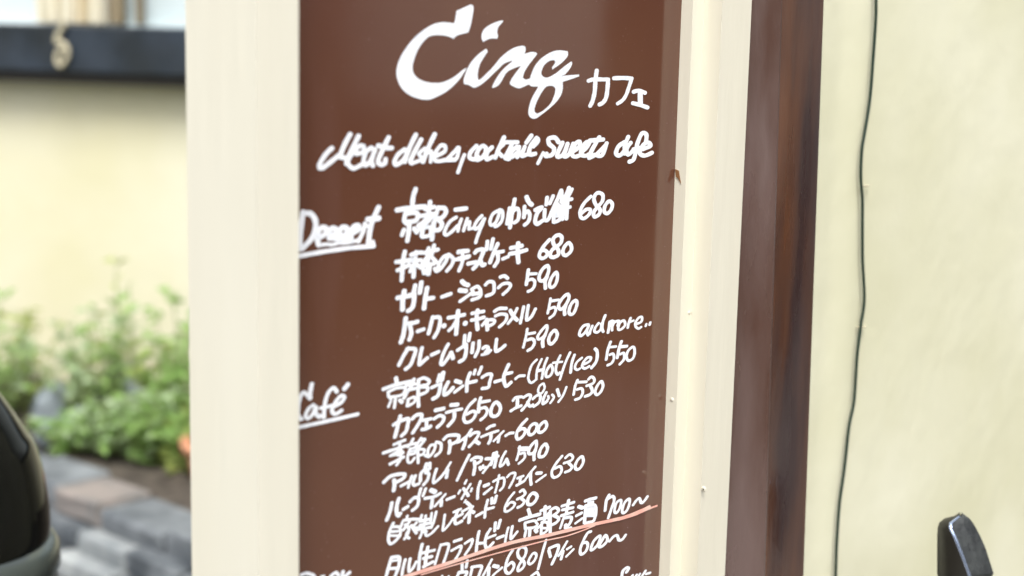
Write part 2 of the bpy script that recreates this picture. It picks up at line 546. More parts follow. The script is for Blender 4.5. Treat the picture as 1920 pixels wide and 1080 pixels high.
es = [e for e in bm.edges if abs(e.verts[0].co.z - e.verts[1].co.z) > 1 and e.calc_face_angle(0) > .5]
bmesh.ops.bevel(bm, geom=es, offset=0.0016, segments=3, affect='EDGES', profile=.5)
obj('left_stile', bm, CREAM, brd)
obj('top_rail', box_uz(uL + .0005, u1 - .0003, -0.047, b_ - .001, Z1 - .0495, Z1), CREAM, brd)
obj('bottom_rail', box_uz(uL + .0005, u1 - .0003, -0.047, b_ - .001, Z0, Z0 + .0495), CREAM, brd)
obj('back_board', box_uz(-.0455, u1 - .0003, -0.047, -0.0125, Z0 + .05, Z1 - .05), CREAM, brd)

# nail heads and a chip on the right stile
def dome(c, ax, r, h, mt, name, par):
    bm = bmesh.new()
    x = ax.orthogonal().normalized()
    y = ax.cross(x)
    top = bm.verts.new(c + ax * h)
    r1 = [bm.verts.new(c + (x * math.cos(k * math.pi / 6) + y * math.sin(k * math.pi / 6)) * r * .7 + ax * h * .75) for k in range(12)]
    r2 = [bm.verts.new(c + (x * math.cos(k * math.pi / 6) + y * math.sin(k * math.pi / 6)) * r - ax * .0004) for k in range(12)]
    for k in range(12):
        bm.faces.new((top, r1[k], r1[(k + 1) % 12]))
        bm.faces.new((r1[k], r2[k], r2[(k + 1) % 12], r1[(k + 1) % 12]))
    return obj(name, bm, mt, par, True)
def ray_to(px_, py_, point, nrm):
    d = Vector(AX[0]) * ((px_ - 960) / 2990) - Vector(AX[1]) * ((py_ - 540) / 2990) - Vector(AX[2])
    return EYE + d * ((point - EYE).dot(nrm) / d.dot(nrm))
CREAMD = mat('dirty_cream', (0.55, 0.50, 0.38), 0.7)
CHIP = mat('exposed_brown_wood', (0.22, 0.10, 0.035), 0.8)
for a, b in ((1260, 749), (1292, 586)):
    c = ray_to(a, b, F(u1, 0, 0), -U) if a < 1270 else ray_to(a, b, F(u1, a_, 0), N)
    ax_ = -U if a < 1270 else N
    dome(c, ax_, .0022, .0009, CREAM, 'nail_head', brd)
c = ray_to(1319, 917, F(u2, 0, 0), -U)
dome(c, -U, .0030, .0006, CREAM, 'nail_head', brd)
dome(c + N * .0004 - U * .0007, -U, .0009, .0003, DARKM, 'nail_hole', brd)
# chip where the paint is gone at the inner edge
bm = bmesh.new()
cc = [ray_to(x_, y_, F(u1, 0, 0) - U * .0002, -U) for x_, y_ in ((1266.5, 317), (1273, 320), (1275, 333), (1277, 344), (1272, 335), (1268, 331))]
bm.faces.new([bm.verts.new(p) for p in cc])
ret = bmesh.ops.extrude_face_region(bm, geom=bm.faces[:])
for v in [g_ for g_ in ret['geom'] if isinstance(g_, bmesh.types.BMVert)]:
    v.co -= U * .0006
obj('paint_chip', bm, CHIP, brd)

LETTERS = {
  'kana': '37:3376,4034 3363,3951 3356,3847 3332,3770 3301,3726;35:3267,3945 3335,3957 3449,3955 3540,3953;37:3536,3949 3531,3870 3515,3792 3476,3751 3427,3735;37:3618,3963 3748,3964 3872,3957;33:3872,3960 3837,3886 3799,3812 3750,3765 3680,3736;37:3904,3837 3977,3846 4074,3824;46:4000,3832 4008,3732;37:3897,3735 4002,3717 4117,3689',
  'sub': '37:315,3487 259,3448 203,3384 195,3352 225,3345 294,3380 381,3429;38:495,3584 443,3513 395,3428;34:395,3418 461,3405;38:580,3568 523,3483 470,3404 461,3364;35:559,3434 622,3444 631,3486 590,3492 541,3455 479,3397 479,3357 533,3325 614,3350;35:713,3474 658,3443 632,3376 655,3341 705,3379 750,3452;36:750,3459 718,3371 733,3333;37:892,3545 833,3455 787,3375 806,3340 853,3344 862,3378;38:782,3486 861,3467 926,3461;36:1063,3444 993,3406 956,3352 980,3329 1050,3362 1106,3442;38:1182,3554 1116,3456 1074,3374 1065,3347;38:1240,3514 1174,3425 1127,3351 1147,3332;31:1281,3442 1218,3402 1253,3362 1176,3338;38:1389,3550 1320,3447 1263,3337;31:1311,3405 1352,3414 1347,3332;33:1420,3378 1504,3410 1503,3452 1453,3454 1395,3394 1406,3336 1541,3340;33:1655,3432 1600,3391 1541,3351;33:1663,3430 1637,3346 1541,3338;30:1729,3371 1704,3329 1657,3230;36:1491,3339 1622,3336;36:1871,3436 1808,3391 1792,3347 1845,3328 1892,3346;36:1937,3431 1879,3380 1880,3322 1951,3344 1985,3408 1937,3431;36:2056,3417 1998,3374 1993,3321 2070,3338;37:2199,3494 2141,3409 2097,3328;33:2195,3436 2129,3385 2179,3337;35:2225,3451 2366,3445;37:2299,3436 2252,3371 2217,3322 2266,3310;37:2355,3408 2283,3361 2290,3323 2363,3357;35:2386,3407 2365,3319;36:2455,3404 2420,3329 2489,3338;37:2536,3495 2473,3437;37:2592,3466 2525,3401 2514,3337 2590,3338;34:2598,3474 2624,3447 2563,3399;29:2690,3342 2625,3252;38:2891,3423 2843,3464 2765,3459 2767,3416 2834,3370 2810,3319 2732,3310 2738,3331;38:2943,3417 2876,3307 2955,3312 3010,3405;38:3010,3401 2968,3302 3034,3312 3084,3402;37:3087,3332 3166,3372 3171,3416 3111,3396 3074,3315 3116,3287 3196,3300;37:3209,3326 3281,3371 3300,3410 3233,3391 3189,3309 3265,3288 3332,3311;39:3439,3445 3338,3329 3307,3268 3388,3291;39:3307,3419 3493,3422;38:3544,3387 3486,3282 3409,3286;34:3416,3299 3537,3378;40:3793,3385 3709,3348 3681,3286 3742,3270 3825,3325;38:3848,3433 3802,3353 3806,3280;38:3887,3377 3832,3324 3857,3269 3942,3315;39:4109,3367 4112,3441 4044,3454 3983,3363 3965,3291 3933,3219 3875,3204;37:3927,3315 4015,3325;39:4075,3309 4185,3336 4146,3366 4073,3346 4025,3279 4101,3248 4211,3270',
  'dessert': '41:40,3026 17,2904 6,2754;41:44,3017 112,3009 158,2952 154,2881 112,2813 28,2755;41:196,2829 227,2833 266,2859 250,2894 204,2889 177,2843 185,2777;42:321,2825 368,2845 352,2876 313,2880 293,2845 309,2808;42:423,2816 471,2836 458,2877 415,2877 391,2843 407,2805;42:535,2831 591,2857 574,2885 526,2868 503,2827 511,2790;28:185,2762 258,2767 321,2758 384,2765 479,2759 592,2771;39:289,2812 368,2800 431,2797 495,2789;34:651,2888 628,2823 584,2759;29:647,2895 680,2868;41:792,3010 745,2936 705,2847 689,2738;44:680,2923 795,2922;35:-32,2701 120,2708 274,2714 511,2717 743,2708;28:737,2746 751,2707',
  'd1': '38:1188,3125 1163,3066 1155,3001;41:989,2972 1127,2978 1294,2977;36:1079,2935 1067,2887 1091,2857;38:1079,2938 1195,2935 1215,2903 1189,2872 1083,2869;37:1121,2860 1118,2794 1102,2718;36:1066,2810 1044,2770;38:1175,2812 1205,2779;37:1347,3012 1336,2944 1296,2869 1220,2830;36:1294,2958 1394,2967;36:1249,2906 1387,2912;37:1387,2912 1311,2845 1236,2801;37:1266,2799 1259,2744;32:1266,2804 1343,2809 1359,2780 1344,2742 1267,2737;37:1389,2839 1376,2705;35:1444,2961 1418,2904 1400,2838 1390,2783;38:1437,2956 1511,2948 1528,2913 1489,2876 1435,2869;38:1451,2857 1486,2826 1464,2782 1405,2776;36:1638,2927 1763,2928;29:1648,2864 1577,2835 1531,2783 1516,2744 1540,2728 1595,2749 1665,2794;28:1708,2845 1681,2793 1670,2748;28:1777,2845 1750,2787 1735,2746;25:1750,2782 1806,2817 1795,2758;27:1795,2755 1869,2761;28:1948,2855 1892,2816 1860,2773 1877,2748 1926,2773 1974,2827;28:1982,2827 1939,2755 1899,2683 1880,2635;29:2164,2888 2081,2860 2045,2798 2067,2765 2117,2787 2153,2848 2164,2888 2199,2862 2192,2798 2151,2761 2109,2750;34:2283,2894 2269,2827 2255,2763;36:2347,2963 2322,2863 2295,2726;33:2310,2847 2371,2885 2405,2851 2395,2789 2350,2764;40:2495,2973 2525,2928 2564,2902;34:2473,2894 2466,2800;33:2469,2823 2515,2851 2541,2812 2526,2761 2477,2734;36:2608,2853 2693,2870 2635,2822 2612,2760 2638,2729 2706,2753;33:2733,2847 2732,2768 2776,2753 2825,2825;34:2759,2952 2749,2889;34:2836,2959 2796,2897;36:2941,3001 2883,2909 2817,2814;33:2946,2998 2954,2892;34:2850,2853 2851,2730;34:2859,2858 2938,2858 2934,2753 2864,2729;31:2861,2799 2923,2800;35:3047,3018 3005,2947 2972,2885;30:3088,3003 3037,2933;33:2945,2904 3087,2915;32:2948,2834 3068,2846;33:2976,2914 2970,2744;36:3028,2940 3023,2746;33:2902,2884 2897,2779;32:3346,2921 3261,2870 3209,2809 3210,2755 3254,2729 3326,2758 3347,2799 3292,2809 3224,2778;34:3451,2947 3509,2925 3511,2871 3457,2827 3403,2788 3391,2753 3415,2732 3470,2753 3478,2795 3419,2841 3389,2891 3406,2932 3451,2947;34:3606,2861 3551,2826 3540,2772 3583,2750 3638,2783 3650,2831 3606,2861',
  'd2': '35:1076,2635 1057,2558 1045,2406;35:983,2562 1062,2559 1149,2563;34:998,2493 1063,2506 1121,2523;35:1144,2603 1207,2612 1261,2610;32:1120,2552 1257,2549;35:1202,2619 1186,2538 1176,2421;29:1165,2519 1136,2468;32:1199,2523 1254,2488;33:1286,2604 1365,2611 1445,2617;32:1340,2639 1316,2594;33:1399,2657 1376,2585;32:1336,2581 1287,2536 1253,2496;33:1366,2568 1427,2515;33:1268,2501 1402,2506;38:1329,2546 1331,2430;32:1278,2475 1289,2438;30:1358,2492 1344,2425;31:1408,2466 1434,2441 1484,2465 1538,2518 1553,2561 1502,2547 1458,2504 1448,2472;32:1568,2565 1620,2525 1606,2475 1551,2431;30:1641,2516 1713,2512 1797,2519;32:1676,2571 1738,2577 1795,2573;32:1730,2555 1727,2485 1690,2419;36:1681,2578 1790,2574;36:1682,2519 1807,2528;35:1795,2467 1887,2471;36:1875,2551 1906,2569 1975,2566 1955,2515 1919,2463 1857,2418;35:1940,2487 1963,2438 1995,2442;33:2021,2633 2013,2564;33:2088,2648 2064,2565;35:2146,2601 2100,2532 2056,2451;33:2105,2528 2214,2531;34:2149,2516 2151,2459 2111,2415;31:2216,2466 2282,2479;37:2313,2550 2452,2557;36:2300,2502 2398,2504 2510,2515;39:2403,2584 2398,2504 2412,2418;32:2806,2579 2744,2538 2696,2492 2676,2451 2707,2424 2759,2431 2781,2464 2745,2491 2699,2491;34:2928,2610 2968,2581 2952,2535 2897,2508 2845,2486 2817,2449 2841,2421 2888,2421 2929,2439 2921,2483 2873,2519 2850,2564 2869,2597 2928,2610;33:3056,2528 3007,2499 2985,2457 3001,2428 3037,2420 3090,2447 3103,2478 3087,2511 3056,2528',
  'd3': '40:1076,2318 1060,2250 1058,2170;40:1004,2271 1086,2272 1169,2277;37:1188,2279 1180,2215 1161,2170 1117,2152;37:1194,2350 1178,2294;38:1261,2368 1245,2285;38:1326,2316 1308,2240 1294,2150;35:1313,2226 1398,2226;32:1499,2222 1601,2236;38:1728,2326 1760,2302 1802,2286;40:1704,2254 1777,2240;29:1709,2160 1826,2207 1862,2225;30:1843,2246 1909,2263 1947,2231 1954,2185 1922,2166 1848,2157;33:1857,2203 1942,2205;30:2008,2266 2047,2288 2102,2278 2114,2239 2104,2187 2021,2171;31:2188,2313 2237,2318 2279,2293;29:2166,2224 2217,2250 2284,2251 2318,2228 2285,2193 2226,2161;31:2539,2340 2529,2279 2517,2214;26:2540,2303 2643,2296;28:2536,2247 2587,2253 2623,2230 2618,2187 2585,2160 2540,2151;31:2786,2352 2723,2329 2681,2275 2686,2235 2732,2224 2778,2257 2802,2309 2786,2352;32:2784,2252 2759,2215 2765,2154;30:2906,2281 2854,2245 2824,2197 2828,2161 2870,2154 2910,2187 2925,2241 2906,2281',
  'd4': '37:1096,2096 1085,2024 1071,1960 1045,1906;35:1094,2052 1168,2046 1227,2051;35:1143,2031 1159,1967 1138,1915;32:1228,1971 1297,1980;32:1396,2068 1372,1994 1351,1936;32:1396,2061 1477,2051 1464,1960 1414,1896;43:1525,1980 1529,1977;33:1575,2039 1683,2040 1761,2042;37:1687,2083 1678,2018 1668,1891;29:1663,2002 1628,1961 1582,1932;43:1771,1969 1776,1966;31:1851,2042 1925,2042 1990,2042;31:1847,1986 1922,1984 1996,1992;35:1920,2060 1911,1989 1925,1897;28:1980,1924 2035,1959 2122,1952 2123,1925 2069,1909;35:2032,1967 2044,1879;30:2126,2026 2185,2043 2271,2033;28:2138,1984 2203,1993 2276,1975 2266,1926 2190,1883;27:2408,2017 2355,1946 2298,1899;33:2322,2010 2366,1952 2412,1915;28:2490,2023 2468,1939 2453,1883;29:2550,2027 2535,1951 2534,1900 2594,1924 2643,1985;24:2838,2054 2823,1991 2805,1927;25:2833,2031 2946,2030;26:2836,1965 2889,1971 2911,1945 2886,1904 2831,1881;30:3067,2068 3005,2045 2950,1992 2958,1951 2997,1944 3044,1977 3084,2028 3067,2068;32:3055,1987 3028,1934 3033,1888;30:3176,1999 3123,1971 3095,1914 3111,1880 3157,1883 3191,1931 3202,1974 3176,1999',
  'd5': '31:1132,1847 1083,1799 1026,1722;31:1112,1842 1206,1826 1187,1762 1153,1705 1100,1678;32:1280,1828 1261,1763 1253,1694 1302,1716 1342,1736;31:1389,1754 1468,1769;30:1579,1817 1529,1754 1498,1677 1516,1655 1572,1696 1612,1745;35:1615,1742 1637,1690;30:1687,1751 1742,1770 1794,1781;33:1783,1790 1790,1737 1770,1671 1713,1651;30:1771,1866 1765,1789;30:1831,1875 1817,1814;32:1871,1788 1860,1708;30:1943,1795 1939,1731 1898,1668;30:1990,1726 2031,1737 2058,1714 2021,1689;25:1984,1671 2054,1673 2092,1694;31:2160,1781 2152,1682 2207,1686 2267,1713;24:2546,1820 2526,1736 2500,1663;26:2547,1775 2645,1773;28:2549,1721 2612,1723 2643,1689 2615,1645 2558,1627;26:2795,1818 2738,1787 2684,1739 2694,1710 2740,1715 2786,1749 2805,1790 2795,1818;32:2780,1738 2750,1690 2755,1636;31:2904,1760 2857,1736 2829,1691 2840,1654 2873,1645 2925,1679 2941,1725 2904,1760',
  'more': '27:3366,1753 3304,1752 3259,1719 3245,1680 3274,1664 3331,1694 3367,1734;26:3372,1746 3347,1692 3367,1656;25:3423,1735 3394,1690 3389,1666;25:3510,1749 3468,1717 3454,1682 3495,1666 3545,1690 3549,1740;27:3601,1810 3567,1746 3564,1688 3581,1661;28:3670,1741 3660,1684 3649,1644;24:3670,1737 3715,1744 3704,1695;25:3741,1736 3711,1686 3713,1656;25:3754,1730 3806,1732 3789,1692;25:3878,1727 3820,1709 3800,1657 3843,1648 3900,1682 3878,1727;26:3979,1738 3952,1693 3941,1652;22:3952,1697 4024,1709;24:4066,1670 4139,1682 4150,1723 4103,1727 4055,1688 4057,1650 4102,1622 4142,1632;23:4219,1650 4210,1632;25:4279,1658 4270,1637',
  'c1': '34:994,1621 1004,1578;31:858,1552 990,1567 1161,1568;25:918,1522 913,1490 943,1460;24:908,1522 1000,1537 1097,1527 1083,1492;24:942,1475 1049,1472 1117,1501;26:996,1470 982,1380;23:943,1442 917,1399;30:1040,1433 1065,1411;30:1195,1581 1171,1530 1122,1486 1084,1441;27:1107,1543 1235,1538;27:1117,1501 1226,1503;27:1133,1425 1122,1372;24:1133,1425 1202,1432 1203,1392 1134,1370;30:1245,1555 1242,1445 1249,1347;28:1240,1567 1305,1575 1366,1540 1341,1514 1276,1513;28:1276,1502 1346,1491 1337,1455 1272,1443;29:1392,1480 1458,1492;33:1494,1494 1485,1439 1460,1398 1409,1384;31:1482,1575 1463,1521;38:1528,1584 1511,1525;33:1587,1495 1546,1441 1547,1395 1594,1407 1645,1440;35:1675,1492 1733,1470;27:1662,1398 1760,1437;32:1845,1535 1812,1475 1807,1384;30:1829,1453 1920,1454;27:1904,1551 1891,1518;29:1979,1565 1945,1510;29:1989,1475 2043,1491 2103,1482 2083,1421 2068,1377 1992,1378;29:2147,1412 2243,1416;32:2315,1538 2264,1460 2261,1402 2290,1352 2351,1376;29:2281,1461 2359,1461;26:2407,1399 2451,1416 2520,1409;22:2675,1529 2609,1487 2572,1401 2580,1356 2615,1331 2678,1353;22:2745,1523 2698,1458 2682,1405 2681,1353;25:2818,1521 2780,1454 2754,1348;29:2693,1425 2775,1427;25:2868,1453 2814,1409 2807,1358 2860,1356 2894,1401 2868,1453;25:2991,1520 2951,1461 2936,1395 2962,1352 2991,1366;21:2897,1469 3018,1460;24:3124,1530 3055,1430 2994,1301;27:3186,1499 3152,1432 3138,1344;23:3290,1457 3220,1426 3197,1380 3229,1355 3266,1362;25:3327,1394 3395,1409 3418,1439 3368,1448 3316,1416 3296,1378 3335,1352 3397,1363;30:3471,1516 3504,1480 3496,1398 3429,1344;27:3692,1550 3657,1484 3636,1391;25:3669,1503 3773,1495;26:3686,1430 3734,1431 3749,1387 3716,1346 3658,1335;29:3856,1532 3826,1477 3802,1384;30:3852,1482 3938,1475;26:3843,1412 3895,1415 3901,1357 3841,1317;26:4025,1456 3960,1429 3937,1377 3965,1335 4025,1339 4056,1377 4053,1433 4025,1456',
  'c2': '32:1047,1300 1023,1230 991,1137;31:975,1239 1038,1257 1136,1262 1129,1212 1113,1163 1064,1133;31:1183,1254 1220,1276 1285,1270 1261,1211 1187,1136;29:1301,1221 1392,1218;31:1342,1212 1342,1159;32:1292,1146 1343,1144 1388,1155;34:1442,1281 1537,1280;30:1428,1212 1489,1228 1541,1204 1521,1165 1465,1134;35:1622,1296 1698,1287;27:1566,1241 1660,1244 1749,1241;32:1665,1236 1661,1171 1595,1122;28:1913,1294 1834,1249 1783,1181 1784,1135 1822,1111 1885,1125 1922,1169 1889,1198 1814,1184;30:1978,1299 1958,1240 1957,1179;27:1979,1260 2088,1256;27:1980,1206 2035,1204 2063,1172 2037,1130 1983,1106;31:2171,1230 2123,1201 2105,1157 2119,1120 2170,1107 2213,1131 2223,1181 2171,1230;25:2382,1209 2418,1231 2492,1225;31:2441,1228 2438,1149;27:2356,1121 2415,1137 2489,1146;27:2515,1215 2578,1229 2608,1208 2558,1145 2496,1103;27:2569,1167 2600,1122 2640,1129;26:2638,1183 2695,1206 2737,1191 2721,1138 2652,1111;21:2762,1300 2716,1279 2706,1233 2748,1214 2788,1252 2780,1289 2762,1300;27:2813,1212 2779,1164 2775,1115 2828,1132;22:2844,1174 2851,1153 2833,1139;22:2897,1178 2922,1149 2876,1106;29:2965,1214 2994,1152;23:3088,1217 3043,1146 2984,1098;25:3240,1259 3211,1214 3190,1131;25:3228,1240 3366,1223;26:3238,1172 3300,1171 3317,1127 3279,1087 3217,1081;26:3393,1243 3433,1260 3475,1231 3461,1195 3368,1185;29:3425,1172 3452,1126 3422,1097 3353,1090;28:3576,1194 3520,1161 3491,1107 3524,1077 3574,1098 3604,1148 3576,1194',
  'c3': '25:979,1076 1045,1086 1101,1091;27:864,1028 997,1036 1144,1042;26:1045,1079 1027,978;24:1046,1019 939,991;24:1051,1022 1086,986;25:1066,986 1047,930 1013,899;26:940,921 1027,938 1091,951;22:949,990 1066,982;26:1193,1083 1169,1052 1134,1029;24:1164,1042 1224,1042;26:1283,1072 1239,1032;26:1289,1060 1324,1054 1274,1014;23:1160,1009 1136,958 1136,905 1171,891 1211,921;22:1160,1005 1229,1004 1215,961 1160,960;18:1160,983 1225,982;26:1245,989 1252,872;23:1250,988 1321,968 1306,936 1271,932;24:1224,1023 1265,997;25:1332,920 1378,900 1428,932 1448,982 1396,991 1367,959 1362,914;26:1458,1008 1515,981 1506,918 1450,892;29:1545,1015 1597,1038 1707,1022 1723,996 1698,970 1651,959;30:1613,989 1620,942 1608,887;27:1872,1040 1819,994 1740,966 1703,961;31:1804,977 1794,933 1771,893;27:1857,989 1905,1007 1964,995 1928,947 1848,896;33:1923,932 1967,903;27:2062,1014 2106,1028 2155,1029;24:1993,955 2096,967 2201,972;29:2113,960 2109,914 2085,883;22:2269,956 2208,923 2148,891;27:2214,922 2204,873;26:2296,911 2343,923 2394,919;29:2569,1009 2501,970 2446,916 2441,869 2471,848 2528,869 2555,913 2514,936 2474,927;29:2670,953 2618,938 2593,898 2609,863 2655,862 2695,892 2706,930 2670,953;29:2799,948 2741,920 2722,883 2744,859 2791,863 2831,892 2830,925 2799,948',
  'c4': '30:874,783 941,817 1029,818 1103,803 1089,773 1020,757;32:986,779 991,733 982,692;26:1063,714 1149,730;25:1183,772 1159,725 1145,684;27:1223,768 1199,720 1210,690 1265,692;29:1324,797 1284,771 1280,711;28:1339,771 1375,753 1361,706 1316,672;33:1348,843 1331,807;28:1384,844 1385,796;31:1339,802 1360,775;26:1462,777 1433,711 1434,665 1505,692 1556,728;22:1631,800 1582,750 1536,705;29:1598,743 1584,679;26:1853,823 1788,740 1711,630;28:1878,773 1927,787 1998,770 1993,743 1955,731;30:1917,754 1923,706 1909,642;27:1984,690 1995,668;23:2022,698 2022,679 2050,677;23:2126,706 2072,669 2023,633;29:2056,751 2125,741 2208,745;30:2152,780 2136,731 2121,687;30:2185,783 2181,719 2164,655;24:2303,769 2259,720 2233,653 2273,657 2316,701;28:2316,697 2341,644;23:2479,782 2469,724 2443,666;24:2474,767 2590,749;22:2486,745 2573,732;24:2499,710 2545,709 2555,671 2524,645 2478,627;28:2693,789 2636,761 2600,711 2615,688 2662,687 2699,725 2703,769 2693,789;30:2691,706 2674,664 2677,623;30:2813,740 2761,705 2740,652 2764,631 2817,637 2851,684 2844,718 2813,740',
  'c5': '30:964,593 945,526 909,460;32:1042,614 1018,555 1019,495 1039,468 1059,483;29:1090,510 1142,523;29:1164,558 1211,582 1262,564 1248,506 1193,480;27:1286,646 1262,583;26:1342,634 1312,579;39:1404,608 1451,583;27:1333,552 1441,545 1513,558;31:1426,533 1412,455;22:1576,536 1520,501 1453,458;29:1530,491 1526,448;27:1593,486 1682,494;22:1824,607 1805,581;22:1750,534 1730,511;22:1890,521 1880,499;22:1873,563 1815,509 1768,456;28:1788,542 1849,467;26:1993,563 1967,505 1961,417;33:2043,513 2093,516;26:2040,442 2133,478;22:2225,571 2205,495 2179,425;23:2153,530 2220,540 2288,530 2284,463 2240,432;23:2333,533 2378,555 2435,545 2414,493 2362,431;24:2466,495 2540,500;26:2506,495 2496,452;26:2456,432 2548,450;23:2696,554 2633,514 2559,455;28:2639,513 2635,456 2646,401;31:2716,491 2776,481;22:2713,414 2836,451;26:3054,584 2972,529 2920,469 2928,422 2965,402 3025,415 3054,455 3028,493 2961,486;25:3101,558 3159,580 3204,547 3180,518 3082,512;27:3150,499 3195,456 3165,429 3104,424;28:3323,528 3268,501 3239,456 3259,419 3309,421 3351,464 3349,506 3323,528',
  'c6': '26:981,419 942,362 928,298 949,252 998,259 1056,295;24:981,387 1040,374 1061,343 1056,299;21:957,351 1036,337;21:953,319 1036,299;24:1139,444 1129,414;23:1084,405 1070,371;25:1094,415 1184,406 1265,388;26:1164,391 1095,335;26:1115,376 1155,337 1146,293 1109,254;23:1155,321 1126,282 1162,248;27:1185,353 1242,275;24:1245,366 1195,335;24:1300,415 1281,365;24:1346,401 1332,319;27:1281,369 1383,362;27:1281,335 1378,328;23:1418,406 1404,319;24:1470,406 1445,333 1415,281;27:1246,301 1410,287;24:1328,297 1283,223;24:1344,271 1360,225 1421,234 1493,275;24:1303,272 1359,260;27:1216,323 1307,310;23:1570,359 1556,277 1551,227 1609,253 1671,306;23:1675,359 1760,368;25:1676,301 1782,320;28:1728,367 1692,301 1704,251 1776,259;16:1817,436 1799,418;28:1828,412 1872,375;23:1776,343 1900,361 1863,326 1799,279;29:1874,328 1863,226;30:1885,325 1923,301;26:1951,263 2028,278;26:2091,376 2066,306 2057,228;26:2071,296 2166,294;30:2141,381 2142,337;30:2197,389 2176,334;23:2424,374 2357,327 2313,268 2314,227 2360,222 2422,245 2433,275 2381,294 2336,271;26:2502,366 2539,374 2569,335 2535,314 2466,304;27:2524,296 2560,264 2526,234 2475,227;31:2670,318 2618,292 2602,251 2620,222 2673,219 2719,250 2724,286 2670,318',
  'b1': '29:965,131 936,63 908,-13;29:965,131 1049,113 1045,36 1007,-38;20:965,101 1029,93;27:956,39 1030,24;26:1122,74 1100,15 1086,-47;26:1177,69 1165,14 1166,-38 1206,-23 1246,25;29:1312,161 1286,69 1275,-52;31:1377,121 1358,29 1349,-35;26:1316,85 1455,77;28:1327,36 1425,28;28:1329,-38 1437,-21;23:1528,108 1498,38 1463,-47;25:1528,104 1620,89 1598,10 1558,-67;27:1686,99 1772,100;25:1656,25 1768,40 1753,-12 1701,-66;21:1544,-179 1549,-172;21:1624,-197 1626,-192;25:1821,49 1908,65 1893,11 1824,-52;27:1991,117 1974,52 1960,-57;25:1980,12 2069,-3;28:2132,107 2084,58 2069,-11 2098,-60 2170,-26;24:2096,33 2196,38;28:2220,2 2299,6;28:2193,150 2186,79;28:2254,160 2228,93;23:2359,68 2338,16 2323,-54;26:2411,68 2396,2 2400,-43 2476,4;32:2616,178 2641,119;33:2505,104 2624,106 2772,101;26:2573,60 2581,5;25:2573,64 2697,57 2727,30;26:2581,13 2664,-5 2729,-4 2746,13;30:2646,-1 2642,-71;25:2593,-10 2578,-64;34:2718,-34 2737,-55;30:2786,129 2903,137;32:2842,156 2840,38;30:2756,57 2900,45;28:2893,85 2806,4 2747,-24;26:2800,5 2795,-93;26:2799,18 2878,-4 2875,-74 2798,-96;23:2813,-39 2868,-52;29:2913,105 2919,-122;29:2934,113 2989,114 3027,76 2961,49;30:2955,50 3030,4 3000,-27 2934,-37;23:2887,69 2902,8;28:3074,110 3241,110;28:3082,73 3231,61;28:3066,21 3233,19;31:3165,145 3139,39;24:3104,-4 3058,-95;30:3116,-11 3210,-27 3188,-82 3127,-106;35:3132,-82 3158,-126 3202,-127;35:3310,55 3364,30;29:3279,-26 3354,-16;25:3269,-96 3363,-70;31:3400,89 3470,91 3553,86;32:3408,44 3397,-120;30:3408,40 3531,22 3559,-40 3543,-110 3512,-133 3410,-127;39:3464,71 3457,-56;29:3510,57 3516,-69;35:3424,-23 3541,-66;27:3413,-55 3529,-81;29:3749,73 3712,31 3697,-68;28:3731,36 3803,49 3828,6 3789,-73 3747,-151;26:3919,-13 3860,-31 3837,-100 3865,-128 3910,-99 3934,-38 3919,-13;27:4047,-27 3982,-57 3952,-125 3980,-154 4033,-130 4063,-66 4047,-27;28:4119,-104 4165,-70 4213,-60 4243,-109 4284,-104 4337,-66',
  'b2': '27:1788,-119 1789,-183;27:1850,-112 1837,-167;28:1752,-189 1726,-226;29:1746,-192 1844,-212 1823,-251;26:1914,-182 1889,-259;27:1909,-184 2030,-206 2010,-261 1994,-294;24:2157,-177 2103,-240 2049,-300;32:2126,-246 2117,-321;34:2185,-240 2239,-262;23:2291,-282 2190,-319 2173,-339;27:2424,-155 2368,-207 2336,-281 2338,-327 2379,-358 2424,-340 2446,-300 2416,-264 2365,-280;27:2563,-158 2600,-189 2590,-240 2550,-276 2505,-323 2500,-359 2535,-364 2581,-333 2568,-289 2508,-241 2489,-191 2511,-160 2563,-158;25:2690,-250 2650,-284 2634,-317 2664,-341 2711,-323 2739,-284 2726,-256 2690,-250;26:2866,-164 2817,-278 2768,-413;29:2907,-270 2931,-335;29:2912,-252 3034,-252 3024,-315 2955,-412;25:3157,-245 3098,-303 3044,-354;29:3105,-326 3080,-394;25:3160,-318 3216,-307;24:3157,-389 3255,-344;26:2751,-438 2680,-458;24:2763,-445 2785,-484;28:3498,-229 3447,-234 3386,-302 3351,-367 3366,-418 3429,-407 3459,-358 3438,-319 3374,-317;28:3617,-300 3541,-334 3506,-400 3539,-412 3608,-376 3638,-317 3617,-300;29:3710,-314 3666,-354 3622,-401 3669,-412 3733,-383 3744,-351 3710,-314;28:3779,-387 3837,-355 3891,-358 3920,-409 3974,-413 4019,-381',
  'b3': '31:4054,-762 4083,-738 4058,-718 3998,-735 3981,-793;24:4153,-818 4126,-829;24:4215,-829 4189,-845;24:4264,-832 4238,-857;25:4351,-822 4294,-867;25:4363,-857 4427,-861',
  'beer': '26:20,220 73,219 135,189 153,161;21:225,154 252,151;26:316,131 371,150 399,121;31:445,139 434,91;31:515,115 468,93',
  'cafe': '35:124,1708 111,1655 103,1601;32:111,1599 46,1655 9,1616 -8,1553 -8,1484 24,1451;30:142,1542 94,1522 63,1475 85,1447 129,1468 160,1522;31:168,1520 164,1472 199,1438;31:373,1609 341,1644 292,1619 261,1561 248,1500 244,1427;29:213,1506 337,1506;31:337,1495 419,1517 450,1555 409,1568 351,1518 324,1466 360,1435 423,1453;39:484,1648 450,1620;30:-14,1394 248,1393 589,1394;26:204,1451 239,1431',
